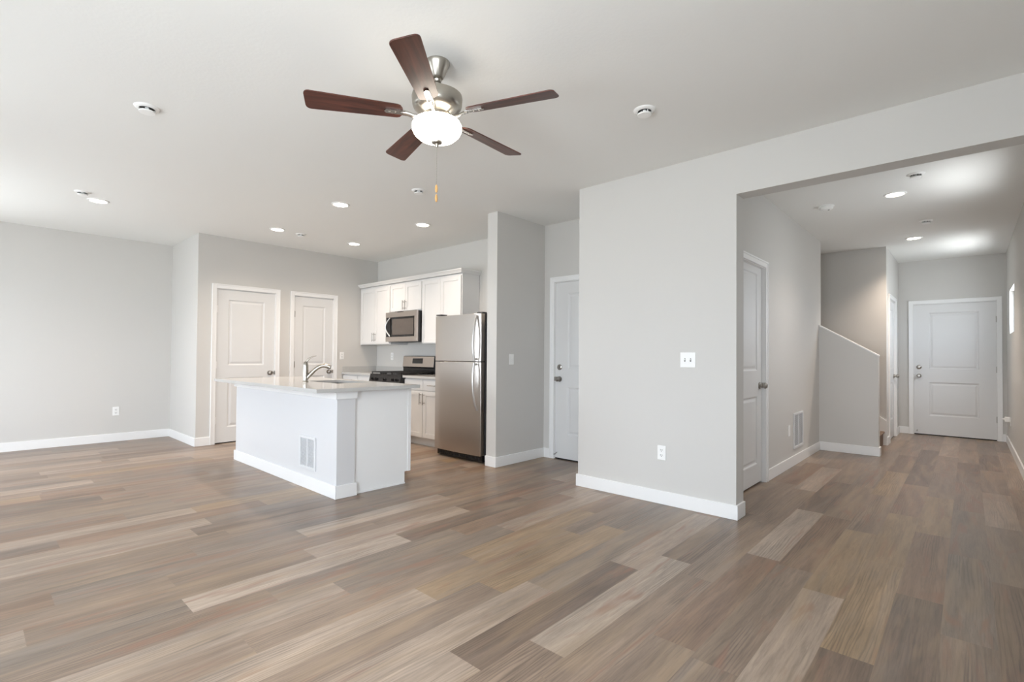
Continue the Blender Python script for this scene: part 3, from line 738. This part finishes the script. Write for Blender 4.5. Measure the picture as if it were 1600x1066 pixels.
def upper(x0, x1, z0, z1, hz, label, filler=0.0):
    yf = 4.330
    r = empty('upper_cabinet', ((x0+x1)/2, BY, z0)); tag(r, label, 'cabinet', 'white upper cabinets')
    ox, oy, oz = r.location
    b = MB().box(x0, x1, yf, BY, z0, z1)
    if filler: b.box(x0-filler, x0, yf, yf+0.02, z0, z1)
    shift(b, -ox, -oy, -oz).build('body', CAB, r, bevel=0.0015)
    w = (x1-x0)/2; g = 0.006; rv = 0.010
    for s in (0, 1):
        a = x0+rv if s == 0 else x0+w+g/4
        ww = w-rv-g/4
        dm = shift(shaker(ww, z1-z0-0.045), a-ox, yf-oy, 0.012)
        d = dm.build('door', CAB, r, bevel=0.0018)
        hx = a+ww-0.028 if s == 0 else a+0.028
        shift(bar(hz, hz+0.135, hx, yf-0.020), -ox, -oy, -oz).build('handle', PEWTER, d, smooth=True)
    return r
UT = 2.262
upper(-7.262, -6.436, 1.349, UT, 1.395, 'white upper cabinet left of the microwave', 0.028)
upper(-6.434, -5.662, 1.822, UT, 1.850, 'short white upper cabinet above the microwave')
upper(-5.660, -4.832, 1.349, UT, 1.395, 'white upper cabinet rising behind the refrigerator')
# crown moulding: mitred profile sweep around front and right end
prof = [(0.0, UT), (0.004, UT), (0.010, UT+0.012), (0.026, UT+0.034), (0.034, UT+0.040), (0.036, UT+0.052), (0.0, UT+0.052)]
path = lambda o: [(-7.29, 4.310-o), (-4.830+o, 4.310-o), (-4.830+o, BY)]
vs, fs = [], []
for o_, z in prof: vs += [(x, y, z) for x, y in path(o_)]
n = len(prof)
for i in range(n):
    j2 = (i+1) % n
    for k in range(2): fs.append((i*3+k, i*3+k+1, j2*3+k+1, j2*3+k))
fs.append(tuple(i*3 for i in range(n))); fs.append(tuple(i*3+2 for i in range(n))[::-1])
vs_t = [(-7.29, 4.31, UT+0.050), (-4.83, 4.31, UT+0.050), (-4.83, BY, UT+0.050), (-7.29, BY, UT+0.050)]
cm = MB().add(vs, fs).add(vs_t, [(0, 1, 2, 3)])
tag(cm.build('crown_molding', CAB), 'white crown molding running along the tops of the upper cabinets', 'molding')

def base_cab(x0, x1, label, ndoor, full=True):
    yf = 4.050
    r = empty('base_cabinet', ((x0+x1)/2, BY, 0)); tag(r, label, 'cabinet', 'white base cabinets')
    ox, oy, oz = r.location
    shift(MB().box(x0, x1, yf, BY, 0.105, 0.884), -ox, -oy, 0).build('body', CAB, r, bevel=0.0015)
    shift(MB().box(x0, x1, yf+0.065, BY, 0, 0.105), -ox, -oy, 0).build('toe_kick', CAB, r)
    w = (x1-x0)/ndoor
    for s in range(ndoor):
        a = x0+s*w+0.008; ww = w-0.016+0.006
        d = shift(shaker(ww, 0.600), a-ox, yf-oy, 0.118).build('door', CAB, r, bevel=0.0018)
        hx = a+ww-0.030 if s == 0 else a+0.030
        shift(bar(0.545, 0.695, hx, yf-0.020), -ox, -oy, 0).build('handle', PEWTER, d, smooth=True)
        dr = shift(MB().box(0, ww, -0.020, 0, 0, 0.135), a-ox, yf-oy, 0.732).build('drawer', CAB, r, bevel=0.0018)
        shift(hbar(a+ww/2-0.075, a+ww/2+0.075, 0.800, yf-0.020), -ox, -oy, 0).build('handle', PEWTER, dr, smooth=True)
    return r
base_cab(-7.288, -6.442, 'white base cabinet in the kitchen corner left of the range', 2)
base_cab(-5.656, -4.845, 'white base cabinet between the range and refrigerator', 2)

def worktop(x0, x1, label, left_return):
    r = empty('countertop', ((x0+x1)/2, BY, 0.884)); tag(r, label, 'countertop')
    ox, oy, oz = r.location
    shift(MB().box(x0, x1, 4.000, BY, 0.884, 0.914), -ox, -oy, -oz).build('slab', QUARTZ, r, bevel=0.002)
    b = MB().box(x0, x1, BY-0.018, BY, 0.914, 1.002)
    if left_return: b.box(x0, x0+0.018, 4.020, BY-0.018, 0.914, 1.002)
    shift(b, -ox, -oy, -oz).build('backsplash', QUARTZ, r, bevel=0.002)
worktop(-7.290, -6.440, 'grey quartz corner worktop left of the range, with low upstand', True)
worktop(-5.658, -4.840, 'grey quartz worktop strip right of the range', False)

# ------------------------------------------------------------------ range
rg = empty('gas_range', (-6.05, BY, 0)); tag(rg, 'black and stainless gas range below the microwave', 'range')
x0, x1 = -6.434, -5.666
def G(mb): return shift(mb, 6.05, -BY, 0)
G(MB().box(x0, x1, 4.02, 4.60, 0.03, 0.895).box(x0+0.03, x1-0.03, 4.06, 4.58, 0, 0.03)).build('body', DGREY, rg, bevel=0.003)
G(MB().box(x0, x1, 3.985, 4.54, 0.895, 0.917)).build('cooktop', BLACK, rg, bevel=0.005)
G(MB().prism([(3.962, 0.800), (4.02, 0.790), (4.02, 0.895), (3.985, 0.897)], 'x', x0, x1)).build('control_panel', BLACK, rg, bevel=0.004)
for kx in (-6.345, -6.255, -6.05, -5.845, -5.755):
    kn = G(MB().lathe([(0, 0), (0.022, 0), (0.022, 0.006), (0.018, 0.010), (0.016, 0.028), (0, 0.030)], 20, (kx, 3.974, 0.846), (0, -1, 0.22))).build('knob', BLACK, rg, smooth=True)
    G(MB().box(kx-0.003, kx+0.003, 3.938, 3.950, 0.838, 0.868)).build('knob_grip', DGREY, kn)
od = G(MB().box(x0+0.004, x1-0.004, 3.975, 4.02, 0.235, 0.785)).build('oven_door', BLACK, rg, bevel=0.005)
G(MB().box(x0+0.12, x1-0.12, 3.9735, 3.975, 0.34, 0.62)).build('oven_window', DISPLAY, od)
G(MB().cyl((x0+0.05, 3.925, 0.735), (x1-0.05, 3.925, 0.735), 0.011, 14).cyl((x0+0.07, 3.975, 0.735), (x0+0.07, 3.925, 0.735), 0.008, 10).cyl((x1-0.07, 3.975, 0.735), (x1-0.07, 3.925, 0.735), 0.008, 10)).build('handle', HANDLE, od, smooth=True)
G(MB().box(x0+0.004, x1-0.004, 3.98, 4.02, 0.04, 0.225)).build('storage_drawer', BLACK, rg, bevel=0.005)
for ga, gb in ((x0+0.02, -6.19), (-6.185, -5.915), (-5.91, x1-0.02)):
    g = MB(); zt = 0.948
    for xx in (ga+0.006, gb-0.006): g.box(xx-0.006, xx+0.006, 4.00, 4.52, zt-0.012, zt)
    for yy in (4.006, 4.13, 4.26, 4.39, 4.514): g.box(ga, gb, yy-0.006, yy+0.006, zt-0.012, zt)
    g.box((ga+gb)/2-0.005, (ga+gb)/2+0.005, 4.0, 4.52, zt-0.012, zt)
    for xx in (ga+0.006, gb-0.006):
        for yy in (4.006, 4.514): g.box(xx-0.006, xx+0.006, yy-0.006, yy+0.006, 0.917, zt)
    G(g).build('grate', IRON, rg, bevel=0.002)
for bx_, by_ in ((-6.30, 4.13), (-6.30, 4.39), (-6.05, 4.26), (-5.80, 4.13), (-5.80, 4.39)):
    G(MB().lathe([(0, 0.917), (0.045, 0.917), (0.042, 0.926), (0.030, 0.928), (0.028, 0.934), (0, 0.936)], 22, (bx_, by_, 0))).build('burner', IRON, rg, smooth=True)
G(MB().prism([(4.535, 0.917), (4.615, 0.917), (4.615, 1.176), (4.595, 1.180), (4.565, 1.172), (4.548, 1.010), (4.560, 0.995), (4.560, 0.95)], 'x', x0+0.004, x1-0.004)).build('backguard', BLACK, rg, bevel=0.003)
G(MB().prism([(4.5465, 1.015), (4.5640, 1.168), (4.5600, 1.168), (4.5425, 1.015)], 'x', x0+0.010, x1-0.012)).build('backguard_panel', STEEL_H, rg, bevel=0.001)
dm = MB().prism([(4.5480, 1.065), (4.5565, 1.140), (4.5555, 1.140), (4.5470, 1.065)], 'x', -6.185, -5.935)
G(shift(dm, 0, -0.0002, 0)).build('clock_display', DISPLAY, rg)

# ------------------------------------------------------------------ microwave
mw = empty('microwave', (-6.045, BY, 1.385)); tag(mw, 'stainless over-the-range microwave with curved handle', 'microwave')
def Wm(mb): return shift(mb, 6.045, -BY, -1.385)
x0, x1, z0, z1 = -6.430, -5.664, 1.385, 1.818
Wm(MB().box(x0, x1, 4.262, BY, z0+0.006, z1)).build('body', BLACK, mw, bevel=0.002)
yd = 4.235
f = MB().box(x0, x1, yd, 4.260, z1-0.075, z1).box(x0, x1, yd, 4.260, z0, z0+0.070).box(x1-0.060, x1, yd, 4.260, z0+0.070, z1-0.075).box(x0, x0+0.012, yd, 4.260, z0+0.070, z1-0.075)
mdoor = Wm(f).build('door_frame', STEEL_H, mw, bevel=0.002)
Wm(MB().box(x0+0.012, x1-0.060, yd+0.004, 4.260, z0+0.070, z1-0.075)).build('glass', DISPLAY, mdoor)
WINM = mat('smoked_window', (92, 84, 78), 0.18, vary=(30, 0.08))
Wm(MB().box(x0+0.165, x1-0.085, yd+0.003, yd+0.0042, z0+0.10, z1-0.105)).build('window', WINM, mdoor)
hp = []
for i in range(15):
    t = i/14; hp.append((x0+0.120-0.055*math.sin(PI*t), yd-0.004-0.040*math.sin(PI*t), z0+0.080+t*0.270))
Wm(MB().tube(hp, 0.011, 12)).build('handle', HANDLE, mdoor, smooth=True)
Wm(MB().box(-6.19, -6.03, yd-0.001, 4.25, z1, z1+0.004).box(-6.13, -5.98, yd-0.0012, yd, z1-0.008, z1)).build('vent_slot', BLACK, mw)
Wm(MB().box(x0+0.02, x1-0.02, 4.27, 4.60, z0-0.004, z0+0.006)).build('underside_filter', DGREY, mw)

# ------------------------------------------------------------------ refrigerator
fr = empty('refrigerator', (-4.33, 4.2, 0)); tag(fr, 'stainless top-freezer refrigerator beside the stub wall', 'refrigerator')
x0, x1 = -4.728, -3.940
def Fr(mb): return shift(mb, 4.33, -4.2, 0)
Fr(MB().box(x0+0.004, x1-0.002, 3.885, 4.56, 0.03, 1.662)).build('body', DGREY, fr, bevel=0.004)
Fr(MB().box(x0+0.012, x1-0.010, 3.868, 3.886, 0.09, 1.650)).build('gasket', GASKET, fr)
def fdoor(za, zb, name):
    n = 14; poly = []
    for i in range(n+1):
        t = i/n; xx = x0+t*(x1-x0); poly.append((xx, 3.800+0.004*(2*t-1)**2+(0.010 if i in (0, n) else 0)))
    poly += [(x1, 3.868), (x0, 3.868)]
    o = Fr(MB().prism(poly, 'z', za, zb)).build(name, STEEL, fr, bevel=0.003, smooth=True)
    return o
top = fdoor(1.124, 1.654, 'freezer_door'); bot = fdoor(0.085, 1.116, 'fridge_door')
def fhandle(za, zb, flare_top):
    pts = []
    for i in range(17):
        t = i/16; s = t if flare_top else 1-t      # s=0 at the split, 1 at the free end
        bow = math.sin(PI*(0.18+0.82*s)) if s < 0.999 else 0
        pts.append((x1-0.055, 3.806-0.008-0.058*max(0, bow)**0.8, za+t*(zb-za)))
    return MB().tube(pts, 0.0125, 12, 0.8).cyl((x1-0.055, 3.806, za+0.02 if flare_top else zb-0.02), (x1-0.055, 3.765, za+0.02 if flare_top else zb-0.02), 0.010, 10)
Fr(fhandle(1.130, 1.630, True)).build('handle', HANDLE, top, smooth=True)
Fr(fhandle(0.580, 1.112, False)).build('handle', HANDLE, bot, smooth=True)
Fr(MB().box(x0+0.01, x1-0.01, 3.850, 3.886, 0.012, 0.078)).build('base_grille', BLACK, fr, bevel=0.003)
sl = MB()
for i in range(14): sl.box(x0+0.06+i*0.05, x0+0.095+i*0.05, 3.8485, 3.851, 0.03, 0.06)
Fr(sl).build('grille_slots', GASKET, fr)
Fr(MB().box(x0+0.01, x0+0.10, 3.81, 3.91, 1.662, 1.676).box(x1-0.10, x1-0.012, 3.84, 3.91, 1.662, 1.674)).build('hinge_cover', DGREY, fr, bevel=0.003)
Fr(MB().box(x0+0.02, x0+0.07, 3.81, 3.86, 1.116, 1.124).box(x1-0.07, x1-0.02, 3.81, 3.86, 1.116, 1.124)).build('middle_hinge', DGREY, fr)
Fr(MB().box(x0+0.05, x0+0.11, 3.90, 3.96, 0, 0.03).box(x1-0.11, x1-0.05, 3.90, 3.96, 0, 0.03).box(x0+0.05, x0+0.11, 4.44, 4.50, 0, 0.03).box(x1-0.11, x1-0.05, 4.44, 4.50, 0, 0.03)).build('foot', GASKET, fr)
